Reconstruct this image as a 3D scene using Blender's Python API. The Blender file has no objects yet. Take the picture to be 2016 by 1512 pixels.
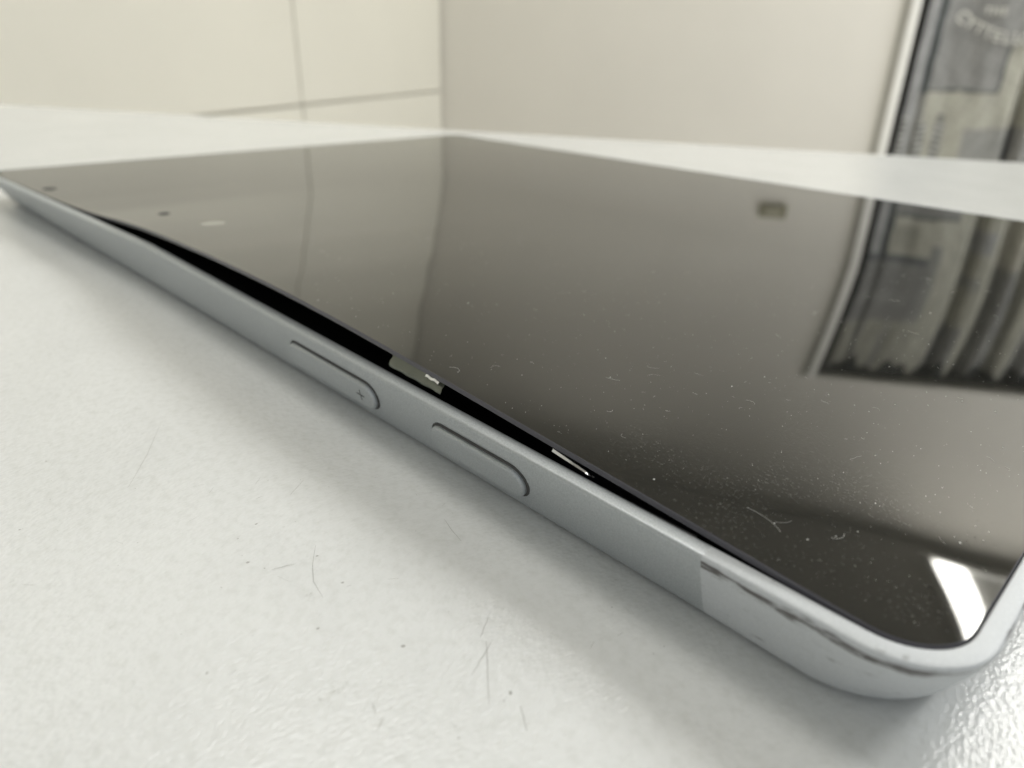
import bpy, bmesh, math, random
import numpy as np
from mathutils import Vector, Matrix

random.seed(7)
rng = np.random.default_rng(11)
scene = bpy.context.scene
COL = scene.collection
MM = 0.001

# ------------------------------------------------------------------ camera
cam_data = bpy.data.cameras.new("camera")
cam = bpy.data.objects.new("camera", cam_data)
COL.objects.link(cam)
RIGHT = Vector((0.69269, 0.72088, 0.02285))
UP = Vector((-0.32551, 0.28420, 0.90182))
BACK = Vector((0.64361, -0.63211, 0.43151))
CAM_Z = 0.04314
cam.matrix_world = Matrix((
    (RIGHT.x, UP.x, BACK.x, 0.0),
    (RIGHT.y, UP.y, BACK.y, 0.0),
    (RIGHT.z, UP.z, BACK.z, CAM_Z),
    (0, 0, 0, 1)))
cam_data.sensor_width = 36.0
cam_data.lens = 36.0 * 1390.0 / 2016.0
cam_data.clip_start = 0.002
cam_data.clip_end = 60.0
cam_data.dof.use_dof = True
cam_data.dof.focus_distance = 0.070
cam_data.dof.aperture_fstop = 27.0
scene.camera = cam

# ------------------------------------------------------------------ world, view
world = bpy.data.worlds.new("World")
scene.world = world
world.use_nodes = True
bg = world.node_tree.nodes["Background"]
bg.inputs[0].default_value = (0.93, 0.97, 1.0, 1)
bg.inputs[1].default_value = 0.50
scene.view_settings.view_transform = 'Standard'
scene.view_settings.look = 'None'
scene.view_settings.exposure = 0.0
scene.view_settings.gamma = 1.0
scene.view_settings.use_curve_mapping = False
scene.cycles.max_bounces = 8
scene.cycles.use_denoising = True
scene.cycles.sample_clamp_indirect = 8.0
LAMP_STRENGTH = 38.0
FILL_STRENGTH = 30.0

# ------------------------------------------------------------------ helpers
def link(o, parent=None):
    COL.objects.link(o)
    if parent is not None:
        o.parent = parent
    return o

def mesh_obj(name, verts, faces, mat=None, parent=None, smooth=False):
    me = bpy.data.meshes.new(name)
    me.from_pydata([tuple(v) for v in verts], [], [tuple(f) for f in faces])
    if smooth:
        me.polygons.foreach_set("use_smooth", [True] * len(me.polygons))
    if mat is not None:
        me.materials.append(mat)
    me.update()
    o = bpy.data.objects.new(name, me)
    return link(o, parent)

def box(name, lo, hi, mat, parent=None, bevel=0.0, frame=None, smooth=False):
    """box between lo and hi, optionally in a (origin, ex, ey, ez) frame, bevelled"""
    bm = bmesh.new()
    bmesh.ops.create_cube(bm, size=1.0)
    c = [(a + b) / 2 for a, b in zip(lo, hi)]
    s = [abs(b - a) for a, b in zip(lo, hi)]
    for v in bm.verts:
        v.co = Vector((c[0] + v.co.x * s[0], c[1] + v.co.y * s[1], c[2] + v.co.z * s[2]))
    if bevel > 0:
        bmesh.ops.bevel(bm, geom=list(bm.edges), offset=bevel, segments=2, affect='EDGES', profile=0.6)
    if frame is not None:
        o_, ex, ey, ez = frame
        for v in bm.verts:
            v.co = o_ + ex * v.co.x + ey * v.co.y + ez * v.co.z
        bmesh.ops.recalc_face_normals(bm, faces=list(bm.faces))
    me = bpy.data.meshes.new(name)
    bm.to_mesh(me); bm.free()
    me.materials.append(mat)
    o = bpy.data.objects.new(name, me)
    return link(o, parent)

def tag(o, label=None, cat=None, group=None, kind=None):
    if label: o["label"] = label
    if cat: o["category"] = cat
    if group: o["group"] = group
    if kind: o["kind"] = kind
    return o

def new_mat(name):
    m = bpy.data.materials.new(name)
    m.use_nodes = True
    nt = m.node_tree
    b = nt.nodes["Principled BSDF"]
    return m, nt, b

def node(nt, typ, **kw):
    n = nt.nodes.new(typ)
    for k, v in kw.items():
        setattr(n, k, v)
    return n

def ramp(nt, stops):
    r = node(nt, "ShaderNodeValToRGB")
    el = r.color_ramp.elements
    while len(el) < len(stops):
        el.new(0.5)
    for e, (p, c) in zip(el, stops):
        e.position = p
        e.color = c if len(c) == 4 else (*c, 1)
    return r

def noise(nt, vec, scale, detail=4, rough=0.55):
    n = node(nt, "ShaderNodeTexNoise")
    n.inputs["Scale"].default_value = scale
    n.inputs["Detail"].default_value = detail
    n.inputs["Roughness"].default_value = rough
    if vec is not None:
        nt.links.new(vec, n.inputs["Vector"])
    return n

def simple(name, col, rough=0.5, metal=0.0, spec=0.5, ns=None, amt=0.08, bump=0.0, bscale=None):
    m, nt, b = new_mat(name)
    b.inputs["Roughness"].default_value = rough
    b.inputs["Metallic"].default_value = metal
    b.inputs["Specular IOR Level"].default_value = spec
    tc = node(nt, "ShaderNodeTexCoord")
    if ns:
        n = noise(nt, tc.outputs["Object"], ns)
        lo = tuple(c * (1 - amt) for c in col); hi = tuple(min(1, c * (1 + amt)) for c in col)
        r = ramp(nt, [(0.3, lo), (0.7, hi)])
        nt.links.new(n.outputs["Fac"], r.inputs[0])
        nt.links.new(r.outputs[0], b.inputs["Base Color"])
    else:
        b.inputs["Base Color"].default_value = (*col, 1)
    if bump > 0:
        n2 = noise(nt, tc.outputs["Object"], bscale or 200)
        bp = node(nt, "ShaderNodeBump")
        bp.inputs["Strength"].default_value = bump
        bp.inputs["Distance"].default_value = 0.0002
        nt.links.new(n2.outputs["Fac"], bp.inputs["Height"])
        nt.links.new(bp.outputs[0], b.inputs["Normal"])
    return m

# ------------------------------------------------------------------ materials
def mat_table():
    m, nt, b = new_mat("table_laminate")
    tc = node(nt, "ShaderNodeTexCoord")
    P = tc.outputs["Object"]
    # faint stains and grime
    n1 = noise(nt, P, 38, 5, 0.6)
    r1 = ramp(nt, [(0.32, (0.68, 0.687, 0.67)), (0.62, (0.72, 0.727, 0.71))])
    nt.links.new(n1.outputs["Fac"], r1.inputs[0])
    n2 = noise(nt, P, 900, 3, 0.6)
    r2 = ramp(nt, [(0.30, (0.93, 0.93, 0.92)), (0.55, (1, 1, 1))])
    nt.links.new(n2.outputs["Fac"], r2.inputs[0])
    mx = node(nt, "ShaderNodeMix", data_type='RGBA', blend_type='MULTIPLY')
    mx.inputs[0].default_value = 1.0
    nt.links.new(r1.outputs[0], mx.inputs[6]); nt.links.new(r2.outputs[0], mx.inputs[7])
    # sparse grime smudges
    n3 = noise(nt, P, 210, 6, 0.75)
    r3 = ramp(nt, [(0.66, (1, 1, 1)), (0.78, (0.72, 0.72, 0.69))])
    nt.links.new(n3.outputs["Fac"], r3.inputs[0])
    mx2 = node(nt, "ShaderNodeMix", data_type='RGBA', blend_type='MULTIPLY')
    mx2.inputs[0].default_value = 1.0
    nt.links.new(mx.outputs[2], mx2.inputs[6]); nt.links.new(r3.outputs[0], mx2.inputs[7])
    nt.links.new(mx2.outputs[2], b.inputs["Base Color"])
    b.inputs["Roughness"].default_value = 0.21
    b.inputs["Specular IOR Level"].default_value = 0.55
    # fine hide-like relief pressed into the laminate
    mp = node(nt, "ShaderNodeMapping")
    mp.inputs["Rotation"].default_value = (0, 0, math.radians(20))
    mp.inputs["Scale"].default_value = (1.0, 0.62, 1.0)
    nt.links.new(P, mp.inputs[0])
    v = node(nt, "ShaderNodeTexVoronoi", feature='SMOOTH_F1')
    v.inputs["Scale"].default_value = 3000
    v.inputs["Smoothness"].default_value = 0.7
    nt.links.new(mp.outputs[0], v.inputs["Vector"])
    n4 = noise(nt, mp.outputs[0], 2400, 3, 0.6)
    ad = node(nt, "ShaderNodeMath", operation='ADD')
    nt.links.new(v.outputs["Distance"], ad.inputs[0]); nt.links.new(n4.outputs["Fac"], ad.inputs[1])
    bp = node(nt, "ShaderNodeBump")
    bp.inputs["Strength"].default_value = 0.44
    bp.inputs["Distance"].default_value = 0.00009
    nt.links.new(ad.outputs[0], bp.inputs["Height"])
    nt.links.new(bp.outputs[0], b.inputs["Normal"])
    return m

def mat_metal():
    m, nt, b = new_mat("blasted_metal")
    tc = node(nt, "ShaderNodeTexCoord")
    P = tc.outputs["Object"]
    n = noise(nt, P, 7000, 2, 0.5)
    r = ramp(nt, [(0.25, (0.39, 0.415, 0.425)), (0.75, (0.54, 0.565, 0.575))])
    nt.links.new(n.outputs["Fac"], r.inputs[0])
    nt.links.new(r.outputs[0], b.inputs["Base Color"])
    b.inputs["Metallic"].default_value = 0.48
    b.inputs["Roughness"].default_value = 0.42
    bp = node(nt, "ShaderNodeBump")
    bp.inputs["Strength"].default_value = 0.25
    bp.inputs["Distance"].default_value = 0.00003
    nt.links.new(n.outputs["Fac"], bp.inputs["Height"])
    nt.links.new(bp.outputs[0], b.inputs["Normal"])
    return m

def mat_cover():
    """painted plastic antenna cover: same finish, a shade paler, scuffed along its ridge"""
    m, nt, b = new_mat("painted_plastic")
    tc = node(nt, "ShaderNodeTexCoord")
    P = tc.outputs["Object"]
    n = noise(nt, P, 6000, 2, 0.5)
    r = ramp(nt, [(0.3, (0.54, 0.56, 0.57)), (0.7, (0.61, 0.63, 0.64))])
    nt.links.new(n.outputs["Fac"], r.inputs[0])
    # scuffs: worn streaks in a band on the ridge
    sx = node(nt, "ShaderNodeSeparateXYZ")
    nt.links.new(P, sx.inputs[0])
    mp = node(nt, "ShaderNodeMapping")
    mp.inputs["Scale"].default_value = (330, 330, 2600)
    nt.links.new(P, mp.inputs[0])
    ns = noise(nt, mp.outputs[0], 1.0, 4, 0.65)
    band = node(nt, "ShaderNodeMapRange", interpolation_type='SMOOTHSTEP')
    dz = node(nt, "ShaderNodeMath", operation='SUBTRACT'); dz.inputs[1].default_value = 7.28 * MM
    nt.links.new(sx.outputs["Z"], dz.inputs[0])
    ab = node(nt, "ShaderNodeMath", operation='ABSOLUTE')
    nt.links.new(dz.outputs[0], ab.inputs[0])
    nt.links.new(ab.outputs[0], band.inputs["Value"])
    band.inputs["From Min"].default_value = 0.05 * MM
    band.inputs["From Max"].default_value = 0.85 * MM
    band.inputs["To Min"].default_value = 0.25
    band.inputs["To Max"].default_value = 0.0
    su = node(nt, "ShaderNodeMath", operation='ADD')
    nt.links.new(ns.outputs["Fac"], su.inputs[0]); nt.links.new(band.outputs[0], su.inputs[1])
    rs = ramp(nt, [(0.62, (0, 0, 0)), (0.74, (0.92, 0.92, 0.92))])
    nt.links.new(su.outputs[0], rs.inputs[0])
    mx = node(nt, "ShaderNodeMix", data_type='RGBA')
    nt.links.new(rs.outputs[0], mx.inputs[0])
    nt.links.new(r.outputs[0], mx.inputs[6])
    mx.inputs[7].default_value = (0.085, 0.075, 0.07, 1)
    nt.links.new(mx.outputs[2], b.inputs["Base Color"])
    b.inputs["Metallic"].default_value = 0.08
    b.inputs["Roughness"].default_value = 0.58
    return m

def mat_glass():
    m, nt, b = new_mat("dusty_black_glass")
    tc = node(nt, "ShaderNodeTexCoord")
    P = tc.outputs["Object"]
    n = noise(nt, P, 3200, 4, 0.7)
    n2 = noise(nt, P, 26, 4, 0.6)
    mu = node(nt, "ShaderNodeMath", operation='MULTIPLY')
    nt.links.new(n.outputs["Fac"], mu.inputs[0]); nt.links.new(n2.outputs["Fac"], mu.inputs[1])
    r = ramp(nt, [(0.18, (0.008, 0.008, 0.007)), (0.34, (0.016, 0.016, 0.014)), (0.46, (0.055, 0.055, 0.05))])
    nt.links.new(mu.outputs[0], r.inputs[0])
    nt.links.new(r.outputs[0], b.inputs["Base Color"])
    b.inputs["IOR"].default_value = 1.56
    b.inputs["Specular Tint"].default_value = (1.0, 0.985, 0.94, 1)
    n3 = noise(nt, P, 60, 3, 0.6)
    rr = ramp(nt, [(0.35, (0.018, 0.018, 0.018)), (0.75, (0.05, 0.05, 0.05))])
    nt.links.new(n3.outputs["Fac"], rr.inputs[0])
    nt.links.new(rr.outputs[0], b.inputs["Roughness"])
    return m

M_TABLE = mat_table()
M_METAL = mat_metal()
M_COVER = mat_cover()
M_GLASS = mat_glass()
M_GEDGE = simple("glass_edge", (0.085, 0.082, 0.095), 0.25, 0, 0.6)
M_BLACK = simple("black_interior", (0.004, 0.004, 0.004), 0.85, 0, 0.1)
M_GAP = simple("button_gap_shade", (0.085, 0.083, 0.080), 0.8, 0, 0.2)
M_MARK = simple("engraved_mark", (0.04, 0.04, 0.04), 0.7, 0, 0.2)
M_TAPE = simple("black_gloss_tape", (0.006, 0.006, 0.007), 0.07, 0, 0.9)
M_LINT = simple("pale_lint", (0.78, 0.77, 0.73), 0.8, 0, 0.2)
M_SPECK = simple("dark_speck", (0.03, 0.03, 0.032), 0.6, 0, 0.3)
M_SMEAR = simple("dried_drop", (0.34, 0.335, 0.29), 0.35, 0, 0.5)
M_SCRATCH = simple("pen_scratch", (0.40, 0.40, 0.375), 0.8, 0, 0.2)
M_WALL = simple("wall_paint", (0.735, 0.71, 0.645), 0.65, 0, 0.3, ns=2.2, amt=0.025, bump=0.15, bscale=260)
M_PANEL = simple("panel_paint", (0.735, 0.715, 0.63), 0.5, 0, 0.35, ns=1.7, amt=0.025)
M_JOINT = simple("panel_joint", (0.56, 0.535, 0.47), 0.8)
M_CEIL = simple("ceiling_tile", (0.50, 0.49, 0.46), 0.8, 0, 0.2, ns=30, amt=0.05)
M_FLOOR = simple("floor_sheet", (0.32, 0.30, 0.27), 0.6, 0, 0.3, ns=9, amt=0.1)
M_TRIM = simple("trim_white", (0.80, 0.79, 0.74), 0.4, 0, 0.4, ns=6, amt=0.03)
M_TRIMG = simple("trim_grey", (0.48, 0.47, 0.42), 0.5, 0, 0.4)
M_DARK = simple("doorway_dark", (0.035, 0.033, 0.03), 0.8)
M_SWITCH = simple("switch_plate", (0.30, 0.285, 0.20), 0.45, 0, 0.4)
M_SWITCHK = simple("switch_key", (0.42, 0.40, 0.31), 0.4, 0, 0.4)
M_LAMPF = simple("lamp_frame", (0.75, 0.75, 0.72), 0.4)
M_LEG = simple("table_leg", (0.45, 0.45, 0.44), 0.4, 0.6)

def mat_emit(name, col, strength):
    m, nt, b = new_mat(name)
    b.inputs["Base Color"].default_value = (0.8, 0.8, 0.8, 1)
    b.inputs["Emission Color"].default_value = (*col, 1)
    b.inputs["Emission Strength"].default_value = strength
    return m
M_LAMP = mat_emit("lamp_diffuser", (1.0, 0.985, 0.94), LAMP_STRENGTH)
M_FILL_TOP = mat_emit("fill_diffuser_top", (1.0, 0.985, 0.94), 5.0)  # added overhead fill, no such lamp seen
M_FILL_CORNER = mat_emit("fill_diffuser_corner", (1.0, 0.985, 0.94), 15.0)  # added fill near the room corner, no such lamp seen
M_FILL_RIGHT = mat_emit("fill_diffuser_right", (0.97, 0.99, 1.0), FILL_STRENGTH)  # added fill right of the doorway, no such lamp seen

# adhesive: clear, slightly green glossy plastic
m_, nt_, b_ = new_mat("clear_adhesive")
b_.inputs["Base Color"].default_value = (0.17, 0.18, 0.15, 1)
b_.inputs["Metallic"].default_value = 0.6
b_.inputs["Roughness"].default_value = 0.12
b_.inputs["IOR"].default_value = 1.6
M_ADH = m_

# ================================================================== SETTING
# room frame: corner of the two walls, measured from the camera's foot
CORNER = Vector((-2.340, 1.8775, 0.0))
DR = Vector((0.90010, 0.43568, 0.0))        # along the right wall
DL = Vector((-0.43568, 0.90010, 0.0))       # along the left wall, away from camera
NR = Vector((0.43568, -0.90010, 0.0))       # right wall's normal into the room
NL = Vector((0.90010, 0.43568, 0.0))        # left wall's normal into the room
Z = Vector((0, 0, 1))
FLOOR_Z, CEIL_Z = -0.72, 1.75
FR = (CORNER, DR, NR, Z)                    # u along, v into room, z
FL = (CORNER, -DL, NL, Z)                   # u along towards camera, v into room, z

def frame_pt(fr, u, v, z):
    return fr[0] + fr[1] * u + fr[2] * v + fr[3] * z

# floor and ceiling (room-aligned sheets)
def sheet(name, z, mat, u0, u1, v0, v1, th=0.03, up=True):
    lo = (u0, v0, z - th if up else z); hi = (u1, v1, z if up else z + th)
    return box(name, lo, hi, mat, frame=FR)
tag(sheet("floor", FLOOR_Z, M_FLOOR, -0.02, 4.6, -0.5, 4.8), kind="structure")
tag(sheet("ceiling", CEIL_Z, M_CEIL, -0.02, 4.6, -0.04, 3.4, up=False), kind="structure")

# right wall with the doorway
DOOR_U0, DOOR_U1, DOOR_Z = 1.608, 2.50, 1.025
wr = box("wall_right", (-0.02, -0.12, FLOOR_Z), (DOOR_U0, 0.0, CEIL_Z), M_WALL, frame=FR)
tag(wr, kind="structure")
tag(box("wall_segment", (DOOR_U1, -0.12, FLOOR_Z), (4.6, 0.0, CEIL_Z), M_WALL, frame=FR, parent=wr))
tag(box("wall_segment", (DOOR_U0, -0.12, DOOR_Z), (DOOR_U1, -0.001, CEIL_Z), M_WALL, frame=FR, parent=wr))
# the dark closet space behind the curtain
box("recess_back", (DOOR_U0 - .05, -0.46, FLOOR_Z), (DOOR_U1 + .05, -0.44, DOOR_Z + .2), M_DARK, frame=FR, parent=wr)
box("recess_side", (DOOR_U0 - .05, -0.44, FLOOR_Z), (DOOR_U0 - .03, -0.121, DOOR_Z + .2), M_DARK, frame=FR, parent=wr)
box("recess_side", (DOOR_U1 + .03, -0.44, FLOOR_Z), (DOOR_U1 + .05, -0.121, DOOR_Z + .2), M_DARK, frame=FR, parent=wr)
box("recess_top", (DOOR_U0 - .03, -0.44, DOOR_Z + .18), (DOOR_U1 + .03, -0.121, DOOR_Z + .2), M_DARK, frame=FR, parent=wr)

# door casing: white jamb strip with a greyer outer bead
casing = bpy.data.objects.new("door_casing", None)
link(casing)
tag(casing, "white door casing strip standing at the curtained doorway's edge", "door casing")
box("outer_bead", (1.558, 0.0005, FLOOR_Z), (1.577, 0.006, DOOR_Z + 0.004), M_TRIMG, frame=FR, parent=casing, bevel=0.002)
box("jamb_strip", (1.578, 0.0005, FLOOR_Z), (1.604, 0.022, DOOR_Z + 0.006), M_TRIM, frame=FR, parent=casing, bevel=0.004)
box("gap_shade_strip", (1.6085, -0.05, FLOOR_Z), (1.612, -0.006, DOOR_Z), M_DARK, frame=FR, parent=casing)  # dark strip painting the shaded gap between casing and curtain

# light switch beside the door
sw = bpy.data.objects.new("light_switch", None)
link(sw)
sw.location = frame_pt(FR, 1.29, 0.0, 0.482)
swf = (Vector((0, 0, 0)), DR, NR, Z)
box("cover_plate", (-0.046, 0.0005, -0.024), (0.046, 0.009, 0.024), M_SWITCH, frame=swf, parent=sw, bevel=0.003)
box("rocker_key", (-0.026, 0.0092, -0.013), (0.026, 0.014, 0.013), M_SWITCHK, frame=swf, parent=sw, bevel=0.002)
tag(sw, "small olive beige light switch plate on the wall beside the door casing", "light switch")

# left wall clad in large painted panels with open joints
wl = box("wall_left", (-0.02, -0.10, FLOOR_Z), (4.4, -0.012, CEIL_Z), M_JOINT, frame=FL)
tag(wl, kind="structure")
J = 0.0065
us = [0.012, 0.915, 1.82, 2.72, 3.62, 4.4]
zs = [FLOOR_Z, -0.121, CEIL_Z]
for i in range(len(us) - 1):
    for k in range(2):
        jz = J * 0.42
        box("panel", (us[i] + (J / 2 if i else 0), -0.0118, zs[k] + (jz if k else 0.0)),
            (us[i + 1] - J / 2, 0.0, zs[k + 1] - (jz if k == 0 else 0.001)), M_PANEL, frame=FL, parent=wl, bevel=0.004)

# ceiling lamps aligned with the room: one mirrored in the glass, the others added fill
def ceiling_lamp(u0, v0, lu, lv, strips, mat, label, skirt=0.022, side=0.022):
    """housing lu x lv under the ceiling with glowing strips, each (from, to) along u"""
    root = bpy.data.objects.new("ceiling_lamp", None)
    link(root)
    root.location = frame_pt(FR, u0, v0, CEIL_Z)
    f = (Vector((0, 0, 0)), DR, NR, Z)
    b = 0.018
    box("reflector", (0, 0, -0.010), (lu, lv, -0.002), M_LAMPF, frame=f, parent=root)
    for (a, c) in strips:
        box("diffuser", (a, 0.004, -0.030), (c, lv - 0.004, -0.011), mat, frame=f, parent=root)
    box("cutoff_skirt", (-b, -b, -skirt), (lu + b, 0, -0.001), M_LAMPF, frame=f, parent=root)      # added skirt, deepened to keep lamp light off the upper wall
    box("frame_bar", (-b, lv, -0.035), (lu + b, lv + b, -0.001), M_LAMPF, frame=f, parent=root)
    box("cutoff_skirt", (-b, 0, -side), (0, lv, -0.001), M_LAMPF, frame=f, parent=root)
    box("cutoff_skirt", (lu, 0, -0.035), (lu + b, lv, -0.001), M_LAMPF, frame=f, parent=root)
    tag(root, label, "ceiling lamp")
    return root
# the end of its first tube mirrors in the tablet's rounded corner
ceiling_lamp(2.185, 0.12, 0.40, 1.24, [(0.012, 0.080), (0.25, 0.318)], M_LAMP, "twin strip ceiling lamp above the curtained doorway, mirrored in the tablet corner", skirt=0.034, side=0.034)
ceiling_lamp(0.30, 1.72, 1.24, 0.62, [(0.006, 1.234)], M_FILL_TOP, "added unseen fill panel straight above the tablet and table")  # added lamp, lights table and rim from above
ceiling_lamp(0.60, 0.35, 0.46, 0.24, [(0.006, 0.454)], M_FILL_CORNER, "added unseen fill panel between the room corner and the doorway", skirt=0.09)  # added lamp, brightens both walls
ceiling_lamp(2.95, 0.30, 0.62, 1.24, [(0.006, 0.614)], M_FILL_RIGHT, "added unseen fill panel on the far side of the doorway from the corner", skirt=0.10)  # added lamp, brightens left wall and table

# ------------------------------------------------------------------ curtain
def pattern(u, z):
    """printed patchwork with fold and top shade painted in: returns linear RGB for a point on the cloth (metres along the wall, height)"""
    beige = np.array((0.375, 0.368, 0.312)); pale = np.array((0.46, 0.445, 0.38))
    slate = np.array((0.245, 0.244, 0.232)); deep = np.array((0.100, 0.108, 0.108))
    mid = np.array((0.285, 0.285, 0.265)); lilac = np.array((0.30, 0.30, 0.292))
    c = beige.copy()
    def rect(u0, u1, z0, z1): return u0 <= u <= u1 and z0 <= z <= z1
    if u < 1.668: c = lilac
    if 1.668 <= u < 1.692: c = deep * 1.35 if z > -0.06 else mid  # shade of the fold by the jamb, painted as a dark strip
    if rect(1.690, 1.888, -0.056, 0.474) or rect(1.690, 2.06, 0.078, 0.30):
        c = slate
        if rect(1.690, 1.888, -0.056, -0.048) or rect(1.880, 1.888, -0.056, 0.078) or rect(1.69, 1.888, 0.462, 0.474):
            c = deep
    if rect(1.70, 1.78, 0.30, 0.40): c = slate * 1.18
    if rect(1.822, 1.955, -0.40, -0.160): c = mid * 0.92
    if rect(1.965, 2.06, -0.50, -0.150): c = slate * 1.1
    if rect(1.955, 1.966, -0.50, -0.150): c = deep * 0.8  # dark stripe paints the shade inside a fold
    # fine newspaper lines
    if rect(1.628, 1.655, -0.40, -0.135) or rect(1.684, 1.715, -0.40, -0.150) or rect(1.735, 1.765, -0.40, -0.150):
        c = mid * (0.62 if (z * 125.0) % 1.0 < 0.55 else 1.35)
    if rect(1.735, 1.755, -0.150, -0.125): c = mid * 0.7
    # upper blocks
    if rect(1.61, 1.825, 0.605, 0.785): c = slate * 0.92 if z > 0.63 else deep * 1.3
    if rect(1.66, 1.79, 0.70, 0.725): c = slate * 1.15
    if rect(1.70, 1.78, 0.50, 0.575): c = beige * 0.8
    if rect(1.825, 1.86, 0.56, 0.80): c = mid * 0.8
    if rect(1.61, 1.86, 0.79, 0.97): c = beige * 0.86
    if rect(1.68, 1.70, 0.79, 0.97) or rect(1.76, 1.78, 0.79, 0.97): c = mid * 0.95
    if rect(1.95, 2.01, 0.50, 0.58): c = lilac
    if rect(1.94, 2.00, 0.66, 0.70): c = mid
    if rect(1.93, 2.00, 0.80, 0.99): c = slate
    if rect(2.045, 2.10, 0.40, 0.62): c = pale
    if rect(2.045, 2.12, 0.62, 0.99): c = slate * 1.05
    if rect(2.14, 2.22, 0.45, 0.70): c = mid
    if rect(2.18, 2.30, 0.74, 0.99): c = slate * 1.2
    if rect(2.25, 2.34, 0.1, 0.5): c = slate
    if rect(2.12, 2.2, -0.3, 0.2): c = pale
    if z > 0.965 + 0.02 * math.sin(u * 47) + 0.015 * math.sin(u * 113): c = deep * 0.35  # shadowed top edge under the lintel, painted dark
    return c

def fold(u, z):
    """depth of the cloth: shallow waves by the jamb, tight pleats further along"""
    d = 0.006 * math.sin((u - 1.60) * 34.0) + 0.0015 * math.sin(u * 90 + 2.2 * math.sin(z * 7)) * math.sin(z * 11 + u * 8) + 0.003 * math.sin(z * 5 + u * 20)
    for c0, w, a in ((1.957, 0.016, 0.050), (2.043, 0.020, 0.065), (2.125, 0.014, 0.045), (2.205, 0.018, 0.05),
                     (2.29, 0.016, 0.05), (2.38, 0.018, 0.05), (1.674, 0.012, 0.014)):
        cc = c0 + 0.006 * math.sin(z * 3.1 + c0 * 40)
        d -= a * math.exp(-((u - cc) / w) ** 2)
    return d

NU, NZ = 330, 300
cu = np.linspace(1.634, 2.47, NU); cz = np.linspace(-0.66, 1.002, NZ)
verts, cols = [], []
for zz in cz:
    for uu in cu:
        gather = 1.0 + 0.35 * max(0.0, (zz - 0.8) / 0.2) * math.sin(uu * 150) * 0.15
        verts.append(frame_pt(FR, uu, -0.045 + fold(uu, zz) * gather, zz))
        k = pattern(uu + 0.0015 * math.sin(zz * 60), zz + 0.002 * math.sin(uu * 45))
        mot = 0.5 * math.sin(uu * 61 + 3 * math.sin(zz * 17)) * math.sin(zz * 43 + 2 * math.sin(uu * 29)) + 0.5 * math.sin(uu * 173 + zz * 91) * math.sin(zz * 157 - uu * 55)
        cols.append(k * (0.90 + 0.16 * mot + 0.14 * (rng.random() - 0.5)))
faces = [(j * NU + i, j * NU + i + 1, (j + 1) * NU + i + 1, (j + 1) * NU + i) for j in range(NZ - 1) for i in range(NU - 1)]
M_CLOTH, nt_, b_ = new_mat("printed_cloth")
at = node(nt_, "ShaderNodeVertexColor"); at.layer_name = "print"
nt_.links.new(at.outputs[0], b_.inputs["Base Color"])
b_.inputs["Roughness"].default_value = 0.9
b_.inputs["Specular IOR Level"].default_value = 0.1
curtain = bpy.data.objects.new("door_curtain", None)
link(curtain)
tag(curtain, "grey and beige patchwork printed curtain hanging in the doorway", "curtain")
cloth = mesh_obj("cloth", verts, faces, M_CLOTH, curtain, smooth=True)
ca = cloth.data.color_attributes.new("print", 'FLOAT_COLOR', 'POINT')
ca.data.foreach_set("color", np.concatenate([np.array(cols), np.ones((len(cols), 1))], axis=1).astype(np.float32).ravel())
# curtain rod
bm = bmesh.new()
bmesh.ops.create_cone(bm, cap_ends=True, segments=16, radius1=0.009, radius2=0.009, depth=DOOR_U1 - DOOR_U0 - 0.004)
rot = Matrix((( DR.x, NR.x, 0), (DR.y, NR.y, 0), (0, 0, 1))).to_4x4() @ Matrix.Rotation(math.pi / 2, 4, 'Y')
bmesh.ops.transform(bm, matrix=Matrix.Translation(frame_pt(FR, (DOOR_U0 + DOOR_U1) / 2, -0.062, 1.008)) @ rot, verts=bm.verts)
me = bpy.data.meshes.new("curtain_rod"); bm.to_mesh(me); bm.free(); me.materials.append(M_DARK)
link(bpy.data.objects.new("curtain_rod", me), curtain)

# pale arched lettering printed on the slate block
M_PRINT = simple("pale_print", (0.56, 0.55, 0.49), 0.9, 0, 0.1)
def letter(ch, u, z, size, ang):
    cdat = bpy.data.curves.new("letter", 'FONT')
    cdat.body = ch; cdat.size = size; cdat.align_x = 'CENTER'; cdat.align_y = 'CENTER'
    cdat.offset = 0.0004
    o = bpy.data.objects.new("letter_tmp", cdat)
    COL.objects.link(o)
    dg = bpy.context.evaluated_depsgraph_get()
    me = bpy.data.meshes.new_from_object(o.evaluated_get(dg))
    bpy.data.objects.remove(o); bpy.data.curves.remove(cdat)
    me.materials.clear(); me.materials.append(M_PRINT)
    me.name = "letter"
    p = bpy.data.objects.new("letter", me)
    link(p, curtain)
    r = Matrix((( DR.x, 0, NR.x), (DR.y, 0, NR.y), (0, 1, 0))).to_4x4()
    p.matrix_local = Matrix.Translation(frame_pt(FR, u, -0.033, z)) @ r @ Matrix.Rotation(ang, 4, 'Z')
    return p
word = "CYTTELLOW"
n = len(word)
for i, ch in enumerate(word):
    a = (i - (n - 1) * 0.62) / n
    u = 1.732 + i * 0.0265
    z = 0.098 + 0.055 * (max(0.0, (5.2 - i)) / 5.2) ** 1.6
    letter(ch, u, z, 0.047 if i == 0 else 0.043, -math.radians(34) * (max(0.0, 4.6 - i) / 4.6))
for i, ch in enumerate("THE"):
    letter(ch, 1.795 + i * 0.022, 0.170, 0.030, 0.0)

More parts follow.
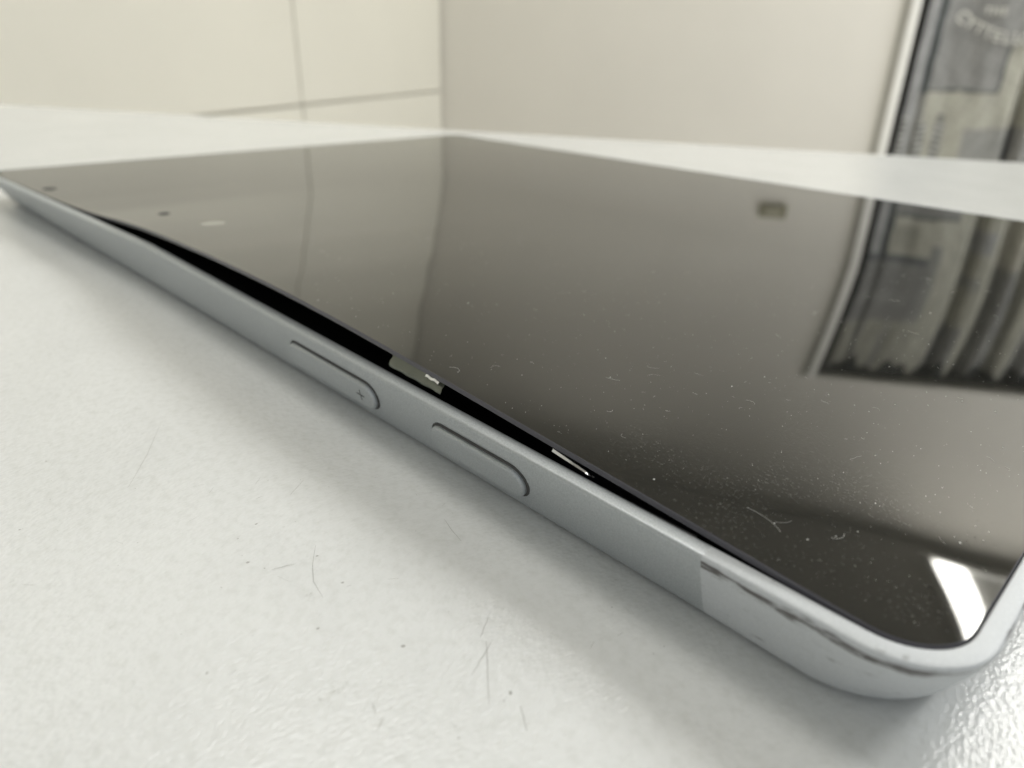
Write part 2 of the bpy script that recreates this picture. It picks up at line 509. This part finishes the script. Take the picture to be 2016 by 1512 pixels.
# ------------------------------------------------------------------ table
TD = Vector((0.8690, 0.4948, 0)); TN = Vector((0.4948, -0.8690, 0))   # along the back edge, and towards the user
TO = Vector((-0.6070, 0.1060, 0))
FT = (TO, TD, TN, Z)
table = bpy.data.objects.new("table", None)
link(table)
table.location = (0, 0, FLOOR_Z)
tag(table, "off white laminate table with a fine hide grain under the tablet", "table")
def tbox(name, lo, hi, mat, bevel=0.0):
    f = (TO - Vector((0, 0, FLOOR_Z)), TD, TN, Z)
    return box(name, lo, hi, mat, frame=f, parent=table, bevel=bevel)
top = tbox("tabletop", (-0.55, 0.0, -0.026), (1.15, 0.72, 0.0), M_TABLE, bevel=0.0015)
for uu in (-0.48, 1.08):
    for vv in (0.07, 0.65):
        tbox("leg", (uu - 0.02, vv - 0.02, FLOOR_Z), (uu + 0.02, vv + 0.02, -0.0265), M_LEG, bevel=0.003)

# ================================================================== TABLET
X0, X1 = -248.5, -3.42        # mm, far and near ends of the glass opening
Y0, Y1 = 42.70, 206.0         # mm, button edge and opposite edge
RAD = 5.2
H = 8.3
XC, YC = (X0 + X1) / 2, (Y0 + Y1) / 2
tablet = bpy.data.objects.new("tablet", None)
link(tablet)
tablet.location = (XC * MM, YC * MM, 0)
tag(tablet, "grey metal tablet with its dusty black screen glass lifting off along the button edge", "tablet")
TP = Vector((XC, YC, 0))

def L(x, y, z):
    """mm in the room to metres in the tablet's own frame"""
    # the chassis edge is pulled slightly out of square towards its far end
    q = -x - 152.0
    sp = 6.0 * math.log1p(math.exp(min(40.0, q / 6.0)))
    w = max(0.0, 1 - (y - Y0) / 163.3)
    zz = min(1.0, max(0.0, z / 8.3))
    y = y - 0.070 * sp * w * zz - 0.019 * max(0.0, -20 - x) * w * (1 - zz)
    return ((x - XC) * MM, (y - YC) * MM, z * MM)

def LR(x, y, z):
    return ((x - XC) * MM, (y - YC) * MM, z * MM)

CUT = -20.6                   # where the antenna cover starts
def ring(d, z, nc=14):
    """rounded rectangle offset outwards by d at height z, with vertices at the antenna-cover cut"""
    r = max(0.6, RAD + d + 4.2 * (1 - min(1.0, z / 7.9)))     # the corners round off towards the underside
    xa, xb, ya, yb = X0 - d, X1 + d, Y0 - d, Y1 + d
    pts = []
    def arc(cx, cy, a0):
        for k in range(nc + 1):
            a = a0 + (math.pi / 2) * k / nc
            pts.append((cx + r * math.cos(a), cy + r * math.sin(a), z))
    xs_low = [CUT - 120, CUT - 60, CUT, CUT + 3, CUT + 6]
    arc(xa + r, ya + r, math.pi)                     # corner B side (low y, low x)
    for x in xs_low: pts.append((x, ya, z))
    arc(xb - r, ya + r, 1.5 * math.pi)               # near corner
    for k in range(1, 6): pts.append((xb, ya + r + (yb - ya - 2 * r) * k / 6, z))
    arc(xb - r, yb - r, 0.0)
    for x in xs_low[::-1]: pts.append((x, yb, z))
    arc(xa + r, yb - r, 0.5 * math.pi)
    for k in range(1, 6): pts.append((xa, yb - r - (yb - ya - 2 * r) * k / 6, z))
    return pts

prof = [(0.0, 5.2), (0.0, 8.04), (0.04, 8.14), (0.14, 8.20), (0.22, 8.20), (0.70, 8.14), (1.22, 8.04), (1.36, 8.00), (1.46, 7.92),
        (1.52, 7.79), (1.53, 7.62), (1.50, 7.46), (1.37, 6.8), (1.17, 6.0), (0.85, 5.0), (0.45, 3.8), (0.05, 2.6), (-0.40, 1.45), (-0.75, 0.85),
        (-1.25, 0.42), (-2.1, 0.16), (-3.4, 0.05)]
rings = [ring(d, z) for d, z in prof]
NP = len(rings[0])
def side_d(z):
    zs_ = [p[1] for p in prof[10:]][::-1]; ds_ = [p[0] for p in prof[10:]][::-1]
    return float(np.interp(z, zs_, ds_))

def loft(name, sel, mat, first, last, cap=False):
    vs, idx, fs = [], {}, []
    def vid(i, k):
        if (i, k) not in idx:
            idx[(i, k)] = len(vs); vs.append(L(*rings[i][k]))
        return idx[(i, k)]
    for i in range(first, last):
        for k in range(NP):
            k2 = (k + 1) % NP
            cx = (rings[i][k][0] + rings[i][k2][0]) / 2
            if sel(cx):
                fs.append((vid(i, k), vid(i + 1, k), vid(i + 1, k2), vid(i, k2)))
    if cap:
        fs.append([vid(last, k) for k in range(NP)][::-1])
    o = mesh_obj(name, vs, fs, mat, tablet, smooth=True)
    return o
NPROF = len(prof) - 1
frame = loft("metal_frame", lambda x: x < CUT, M_METAL, 1, NPROF)
cover = loft("antenna_cover", lambda x: x > CUT, M_COVER, 1, NPROF)
cover["label"] = "paler scuffed plastic antenna cover round the near corner"
# black tray inside and underside
tray_v, tray_f = [], []
r0, r1 = ring(0.0, 5.2), ring(0.02, 7.95)
for p in r0: tray_v.append(L(*p))
for p in r1: tray_v.append(L(*p))
for k in range(NP):
    k2 = (k + 1) % NP
    tray_f.append((k, NP + k, NP + k2, k2))
tray_f.append(list(range(NP)))
mesh_obj("inner_tray", tray_v, tray_f, M_BLACK, tablet)
mesh_obj("underside", [L(*p) for p in rings[-1]], [list(range(NP))[::-1]], M_METAL, tablet)

# ---- the lifted glass
LX = np.array([-300, -210, -190, -172, -160, -148, -135, -115, -95, -78, -62, -50, -37, -30, -21, -14, -8, 20.0])
LZ = np.array([0, 0, 0.08, 0.50, 1.30, 2.05, 2.68, 3.40, 3.68, 3.45, 2.92, 2.40, 1.75, 1.42, 0.95, 0.55, 0.22, 0.0])
xs_f = np.linspace(-300, 20, 3201)
zf = np.interp(xs_f, LX, LZ)
ker = np.exp(-0.5 * (np.arange(-90, 91) / 32.0) ** 2); ker /= ker.sum()
zf = np.convolve(np.pad(zf, 90, mode='edge'), ker, mode='valid')
FALL = 92.0
def lift(x, y):
    v = np.clip((y - Y0) / FALL, 0, 1)
    g = (1 - v) ** 2 * (1 + 0.6 * v)
    return np.interp(x, xs_f, zf) * g
G_IN = 0.16       # clearance round the glass
G_TOP, G_TH = 8.16, 0.60
def glass_row(y, nx, ins=0.0):
    gx0, gx1, gy0, gy1 = X0 + G_IN + ins, X1 - G_IN - ins, Y0 + G_IN + ins, Y1 - G_IN - ins
    r = RAD - G_IN - ins
    dy = min(y - gy0, gy1 - y)
    e = 0.0
    if dy < r:
        e = r - math.sqrt(max(0.0, r * r - (r - dy) ** 2))
    t = np.linspace(0, 1, nx)
    return gx0 + e + (gx1 - gx0 - 2 * e) * t
gy0, gy1 = Y0 + G_IN, Y1 - G_IN
rr_ = RAD - G_IN
ca_ = [rr_ * (1 - math.cos(a)) for a in np.linspace(0, math.pi / 2, 12)]
ys = [gy0 + c for c in ca_] + list(np.linspace(gy0 + rr_, gy1 - rr_, 120)[1:-1]) + [gy1 - c for c in ca_[::-1]]
NXg = 240
gv = []
for y in ys:
    xr = glass_row(y, NXg)
    for x in xr:
        gv.append((x, y, G_TOP + float(lift(x, y))))
NYg = len(ys)
gf = [(j * NXg + i, j * NXg + i + 1, (j + 1) * NXg + i + 1, (j + 1) * NXg + i) for j in range(NYg - 1) for i in range(NXg - 1)]
glass = mesh_obj("screen_glass", [L(*p) for p in gv], gf, M_GLASS, tablet, smooth=True)
glass["label"] = "black screen glass bowed up along the button edge"
# polished edge of the glass: strip round the boundary, bevelled at the top
bnd = [i for i in range(NXg)] + [j * NXg + NXg - 1 for j in range(1, NYg)] + \
      [(NYg - 1) * NXg + i for i in range(NXg - 2, -1, -1)] + [j * NXg for j in range(NYg - 2, 0, -1)]
ev, ef = [], []
nb = len(bnd)
for lvl in range(4):
    for b in bnd:
        x, y, z = gv[b]
        dx, dy = x - XC, y - YC
        # outwards direction approximated towards the nearest side
        ox = math.copysign(1, dx) if abs(abs(dx) - (X1 - X0) / 2) < abs(abs(dy) - (Y1 - Y0) / 2) else 0
        oy = 0 if ox else math.copysign(1, dy)
        o_ = (0, 0.06, 0.08, 0.03)[lvl]
        z_ = (0.0, -0.05, -0.12, -G_TH)[lvl]
        ev.append(L(x + ox * o_, y + oy * o_, z + z_))
for lvl in range(3):
    for k in range(nb):
        k2 = (k + 1) % nb
        ef.append((lvl * nb + k, (lvl + 1) * nb + k, (lvl + 1) * nb + k2, lvl * nb + k2))
mesh_obj("glass_edge", ev, ef, M_GEDGE, glass)
# black display sheet bonded under the glass, set back from its edge
pv = []
for y in np.linspace(Y0 + 1.6, Y1 - 1.6, 40):
    for x in np.linspace(X0 + 1.6, X1 - 1.6, 120):
        pv.append(L(x, y, G_TOP - G_TH - 0.12 + float(lift(x, y))))
pf = [(j * 120 + i, (j + 1) * 120 + i, (j + 1) * 120 + i + 1, j * 120 + i + 1) for j in range(39) for i in range(119)]
mesh_obj("display_panel", pv, pf, M_BLACK, tablet)

# ---- buttons on the slanted edge
ALPHA = math.atan2(side_d(6.0) - side_d(2.5), 3.5)
FACE_UP = Vector((0, -math.sin(ALPHA), math.cos(ALPHA)))       # up the face
FACE_N = Vector((0, -math.cos(ALPHA), -math.sin(ALPHA)))       # out of the face
def pill(name, xa, xb, zc, wid, layers, mat, parent, smooth=True):
    """stadium on the edge face; layers = list of (inset, height) in mm"""
    r = wid / 2
    base = Vector((0, Y0 - side_d(zc), zc))
    vs, fs = [], []
    n = 12
    loops = []
    for ins, h in layers:
        lp = []
        rr = r - ins
        for k in range(n + 1):
            a = math.pi / 2 + math.pi * k / n
            lp.append((xa + r + rr * math.cos(a), rr * math.sin(a), h))
        for k in range(n + 1):
            a = -math.pi / 2 + math.pi * k / n
            lp.append((xb - r + rr * math.cos(a), rr * math.sin(a), h))
        loops.append(lp)
    m = len(loops[0])
    for lp in loops:
        for (x, t, h) in lp:
            p = Vector((x, 0, 0)) + base + FACE_UP * t + FACE_N * h
            vs.append(L(p.x, p.y, p.z))
    for i in range(len(loops) - 1):
        for k in range(m):
            k2 = (k + 1) % m
            fs.append((i * m + k, i * m + k2, (i + 1) * m + k2, (i + 1) * m + k))
    fs.append([(len(loops) - 1) * m + k for k in range(m)])
    return mesh_obj(name, vs, fs, mat, parent, smooth=False)
ZB, WB = 4.12, 3.7
def button(name, xa, xb):
    b = pill(name, xa, xb, ZB, WB, [(0, -0.2), (0, 0.22), (0.07, 0.36), (0.20, 0.46), (0.40, 0.50)], M_METAL, tablet)
    pill("button_gap_shade", xa - 0.12, xb + 0.42, ZB + 0.16, WB + 0.50, [(0, -0.02), (0, 0.03)], M_GAP, b)  # dark gap pill, widened upwards and rightwards to paint the button's shade
    return b
power = button("power_button", -54.8, -40.3)
volume = button("volume_button", -86.2, -65.6)
# plus sign near the volume key's end
def mark(x, t, lx, lt):
    base = Vector((x, Y0 - side_d(ZB), ZB)) + FACE_UP * t + FACE_N * 0.512
    vs = []
    for a, b in ((-1, -1), (1, -1), (1, 1), (-1, 1)):
        p = base + Vector((a * lx / 2, 0, 0)) + FACE_UP * (b * lt / 2)
        vs.append(L(p.x, p.y, p.z))
    return vs
vs = mark(-68.5, 0, 1.7, 0.19) + mark(-68.5, 0.46, 0.19, 0.70) + mark(-68.5, -0.46, 0.19, 0.70)
mesh_obj("plus_mark", vs, [(0, 3, 2, 1), (4, 7, 6, 5), (8, 11, 10, 9)], M_MARK, volume)

# ---- torn adhesive and tape in the opening, with bright strips for their glints
def strip(name, xa, xb, sec, mat, nx=24, wave=0.0, ramp_in=0.0):
    """sheet between xa and xb; sec(s, x) gives (y, z) for s in 0..1"""
    ns = 14
    vs = []
    for i in range(nx + 1):
        x = xa + (xb - xa) * i / nx
        for k in range(ns + 1):
            y, z = sec(k / ns, x)
            vs.append(L(x + wave * math.sin(k * 1.3), y, z))
    fs = [(i * (ns + 1) + k, (i + 1) * (ns + 1) + k, (i + 1) * (ns + 1) + k + 1, i * (ns + 1) + k + 1) for i in range(nx) for k in range(ns)]
    return mesh_obj(name, vs, fs, mat, tablet, smooth=True)
def adh_sec(s, x):
    zt = G_TOP - G_TH + float(lift(x, Y0)) + 0.02
    zb = zt - 0.62 * (zt - 7.7)
    z = zt + (zb - zt) * s
    return Y0 + 0.75 - 0.62 * s + 0.16 * math.sin(s * 6.0) + 0.05 * math.sin(x * 2.2), z
strip("adhesive_strip", -64.3, -54.6, adh_sec, M_ADH, wave=0.04)
def tape_sec(s, x):
    zt = G_TOP - G_TH + float(lift(x, Y0)) + 0.02
    zb = 7.3
    z = zt + (zb - zt) * s
    return Y0 + 0.25 + 0.8 * math.sin(s * math.pi * 0.75) ** 1.2, z
strip("tape_strip", -37.6, -22.5, tape_sec, M_TAPE)
M_GLINT = simple("painted_glint", (0.92, 0.93, 0.95), 0.10, 1.0)  # mirror-bright strips standing in for highlights on tape and adhesive
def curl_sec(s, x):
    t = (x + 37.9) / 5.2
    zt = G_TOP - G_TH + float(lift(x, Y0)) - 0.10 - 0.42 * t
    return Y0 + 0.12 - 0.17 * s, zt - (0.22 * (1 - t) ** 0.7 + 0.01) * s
strip("glint_curl", -37.9, -32.8, curl_sec, M_GLINT)  # added strip for the white highlight along the tape
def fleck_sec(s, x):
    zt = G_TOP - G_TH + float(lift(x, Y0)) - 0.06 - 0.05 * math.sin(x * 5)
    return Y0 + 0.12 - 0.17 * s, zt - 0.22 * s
strip("glint_fleck", -57.2, -54.9, fleck_sec, M_GLINT)  # added strip for the small highlight at the adhesive's end

# ---- specks on the far bezel
def blob(name, x, y, rx, ry, h, mat, ang=0.0, jag=0.25):
    vs = []; n = 14
    z0 = G_TOP + float(lift(x, y)) + 0.004
    zc = z0 + h
    vs.append(LR(x, y, zc))
    for q, (f, hh) in enumerate(((0.6, 0.8), (1.0, 0.0))):
        for k in range(n):
            a = 2 * math.pi * k / n
            j = 1 + jag * (random.random() - 0.5)
            px, py = rx * f * j * math.cos(a), ry * f * j * math.sin(a)
            wx = x + px * math.cos(ang) - py * math.sin(ang); wy = y + px * math.sin(ang) + py * math.cos(ang)
            vs.append(LR(wx, wy, G_TOP + float(lift(wx, wy)) + 0.004 + h * hh))
    fs = [(0, 1 + k, 1 + (k + 1) % n) for k in range(n)]
    fs += [(1 + k, 1 + n + k, 1 + n + (k + 1) % n, 1 + (k + 1) % n) for k in range(n)]
    return mesh_obj(name, vs, fs, mat, tablet)

blob("dark_speck", -210.5, 42.2, 1.5, 1.7, 0.25, M_SPECK)
blob("dark_speck", -160.0, 52.0, 1.1, 1.3, 0.2, M_SPECK)
blob("dried_drop", -141.5, 54.6, 1.9, 2.4, 0.06, M_SMEAR)

# ------------------------------------------------------------------ lint and dust lying on the glass
def fibre(vs, fs, pts, w, zoff=0.02):
    n0 = len(vs)
    for i, (x, y) in enumerate(pts):
        a = pts[max(0, i - 1)]; b = pts[min(len(pts) - 1, i + 1)]
        tx, ty = b[0] - a[0], b[1] - a[1]
        l = math.hypot(tx, ty) or 1
        nx_, ny_ = -ty / l * w / 2, tx / l * w / 2
        z = G_TOP + float(lift(x, y)) + zoff
        vs.append((x + nx_, y + ny_, z)); vs.append((x - nx_, y - ny_, z)); vs.append((x, y, z + w * 0.7))
    for i in range(len(pts) - 1):
        a = n0 + 3 * i; b = a + 3
        fs.append((a, a + 2, b + 2, b)); fs.append((a + 2, a + 1, b + 1, b + 2)); fs.append((a + 1, a, b, b + 1))
def speck(vs, fs, x, y, r):
    n0 = len(vs)
    z = G_TOP + float(lift(x, y)) + 0.003
    for k in range(5):
        a = k * 2 * math.pi / 5 + random.random() * .6
        q = r * random.uniform(0.6, 1.25)
        vs.append((x + q * math.cos(a), y + q * math.sin(a), z))
    vs.append((x, y, z + r * 1.1))
    for k in range(5):
        fs.append((n0 + k, n0 + (k + 1) % 5, n0 + 5))
lv, lf = [], []
def dust_xy():
    # thickest on the near part of the glass
    while True:
        r = 46.0 + 100.0 * random.random() ** 1.25
        a = math.radians(random.uniform(91, 152))
        x, y = r * math.cos(a), r * math.sin(a)
        if X0 + 5 < x < X1 - 1.5 and Y0 + 1.5 < y < Y1 - 4:
            return x, y
for _ in range(1500):
    x, y = dust_xy()
    speck(lv, lf, x, y, random.choice((0.012, 0.015, 0.018, 0.022, 0.028, 0.04)) * (math.hypot(x, y) / 65) ** 0.5)
for _ in range(34):
    x, y = dust_xy()
    speck(lv, lf, x, y, random.uniform(0.06, 0.11))
for _ in range(130):
    x, y = dust_xy()
    Ln = random.choice((0.2, 0.25, 0.3, 0.35, 0.5, 0.7, 1.0, 1.6)); a = random.uniform(0, 2 * math.pi); cu_ = random.gauss(0, 1.4) / Ln
    pts = []; px_, py_ = x, y
    for i in range(9):
        pts.append((px_, py_)); px_ += Ln / 8 * math.cos(a); py_ += Ln / 8 * math.sin(a); a += cu_ * Ln / 8 + random.gauss(0, 0.18)
    fibre(lv, lf, pts, random.choice((0.010, 0.014, 0.018)))
# a few long hairs that stand out
for (x, y, Ln, a, k) in ((-20.9, 41.7 + 6.5, 3.6, 0.15, -0.22), (-14.5, 50.0, 1.6, 0.4, 1.1), (-56.0, 45.2, 1.9, 1.2, -1.3), (-30.0, 66.0, 1.4, 2.0, 1.6), (-44, 58, 1.6, 0.3, 0.2)):
    pts = []; px_, py_ = x, y
    for i in range(14):
        pts.append((px_, py_)); px_ += Ln / 13 * math.cos(a); py_ += Ln / 13 * math.sin(a); a += k * Ln / 13
    fibre(lv, lf, pts, 0.026)
lint = mesh_obj("lint", [(p[0] * MM, p[1] * MM, p[2] * MM) for p in lv], lf, M_LINT)
tag(lint, "white dust and lint fibres lying on the black screen", "dust", kind="stuff")

# ------------------------------------------------------------------ scratches and specks on the table
sv, sf = [], []
def scratch(pts, w):
    n0 = len(sv)
    for i, (x, y) in enumerate(pts):
        a = pts[max(0, i - 1)]; b = pts[min(len(pts) - 1, i + 1)]
        tx, ty = b[0] - a[0], b[1] - a[1]; l = math.hypot(tx, ty) or 1
        ww = w * (0.35 + 0.65 * math.sin(math.pi * (i + 0.5) / len(pts)))
        sv.append((x - ty / l * ww / 2, y + tx / l * ww / 2)); sv.append((x + ty / l * ww / 2, y - tx / l * ww / 2))
    for i in range(len(pts) - 1):
        a = n0 + 2 * i
        sf.append((a, a + 1, a + 3, a + 2))
SCRATCHES = [
    [(-85.25, 22.77), (-78.34, 18.7), (-72.8, 14.85)], [(-51.06, 24.61), (-48.88, 23.0), (-46.7, 21.86), (-44.33, 21.43)],
    [(-46.01, 36.14), (-44.09, 35.56), (-42.28, 35.2)], [(-33.03, 30.39), (-31.84, 28.37)],
    [(-30.83, 28.67), (-30.13, 27.12), (-29.41, 25.35)], [(-31.22, 28.48), (-28.94, 26.58), (-26.47, 24.5)],
    [(-61.81, 29.29), (-60.17, 26.79)], [(-49.9, 21.87), (-50.26, 20.96), (-50.59, 19.89)],
    [(-32.37, 18.44), (-31.47, 18.14)], [(-30.82, 18.35), (-30.21, 17.37)], [(-24.92, 26.18), (-23.13, 25.02)]]
DOTS = [(-106.41, 22.18), (-105.34, 23.67), (-84.04, 22.58), (-84.26, 9.93), (-57.83, 21.94), (-64.27, 26.4), (-49.55, 23.85),
        (-72.11, 4.83), (-53.0, 18.78), (-51.21, 19.51), (-41.5, 19.31), (-25.95, 21.2), (-44.87, 23.67), (-56.86, 19.58),
        (-26.25, 26.44), (-35.23, 23.26), (-43.07, 10.89)]
def dot(x, y, r):
    n0 = len(sv)
    for k in range(6):
        a = k * math.pi / 3
        q = r * random.uniform(0.5, 1.3)
        sv.append((x + q * math.cos(a), y + q * math.sin(a)))
    sf.append(tuple(n0 + k for k in range(6)))

def densify(p, n=4):
    out = []
    for i in range(len(p) - 1):
        for k in range(n):
            t = k / n
            out.append((p[i][0] + (p[i + 1][0] - p[i][0]) * t + random.gauss(0, 0.015), p[i][1] + (p[i + 1][1] - p[i][1]) * t + random.gauss(0, 0.015)))
    out.append(p[-1])
    return out
for p in SCRATCHES:
    scratch(densify(p), 0.055)
for (x, y) in DOTS:
    dot(x, y, random.uniform(0.08, 0.17))
for _ in range(150):
    x = random.uniform(-130, -15); y = random.uniform(-10, 40)
    if random.random() < 0.6:
        dot(x, y, random.uniform(0.03, 0.08))
    else:
        a = random.uniform(0.2, 2.4); l = random.uniform(0.3, 1.6)
        scratch(densify([(x, y), (x + l * math.cos(a), y + l * math.sin(a))]), random.uniform(0.02, 0.045))
marks = mesh_obj("scratches", [(x * MM, y * MM, 0.00002 - FLOOR_Z) for x, y in sv], sf, M_SCRATCH, table)
marks["kind"] = "stuff"
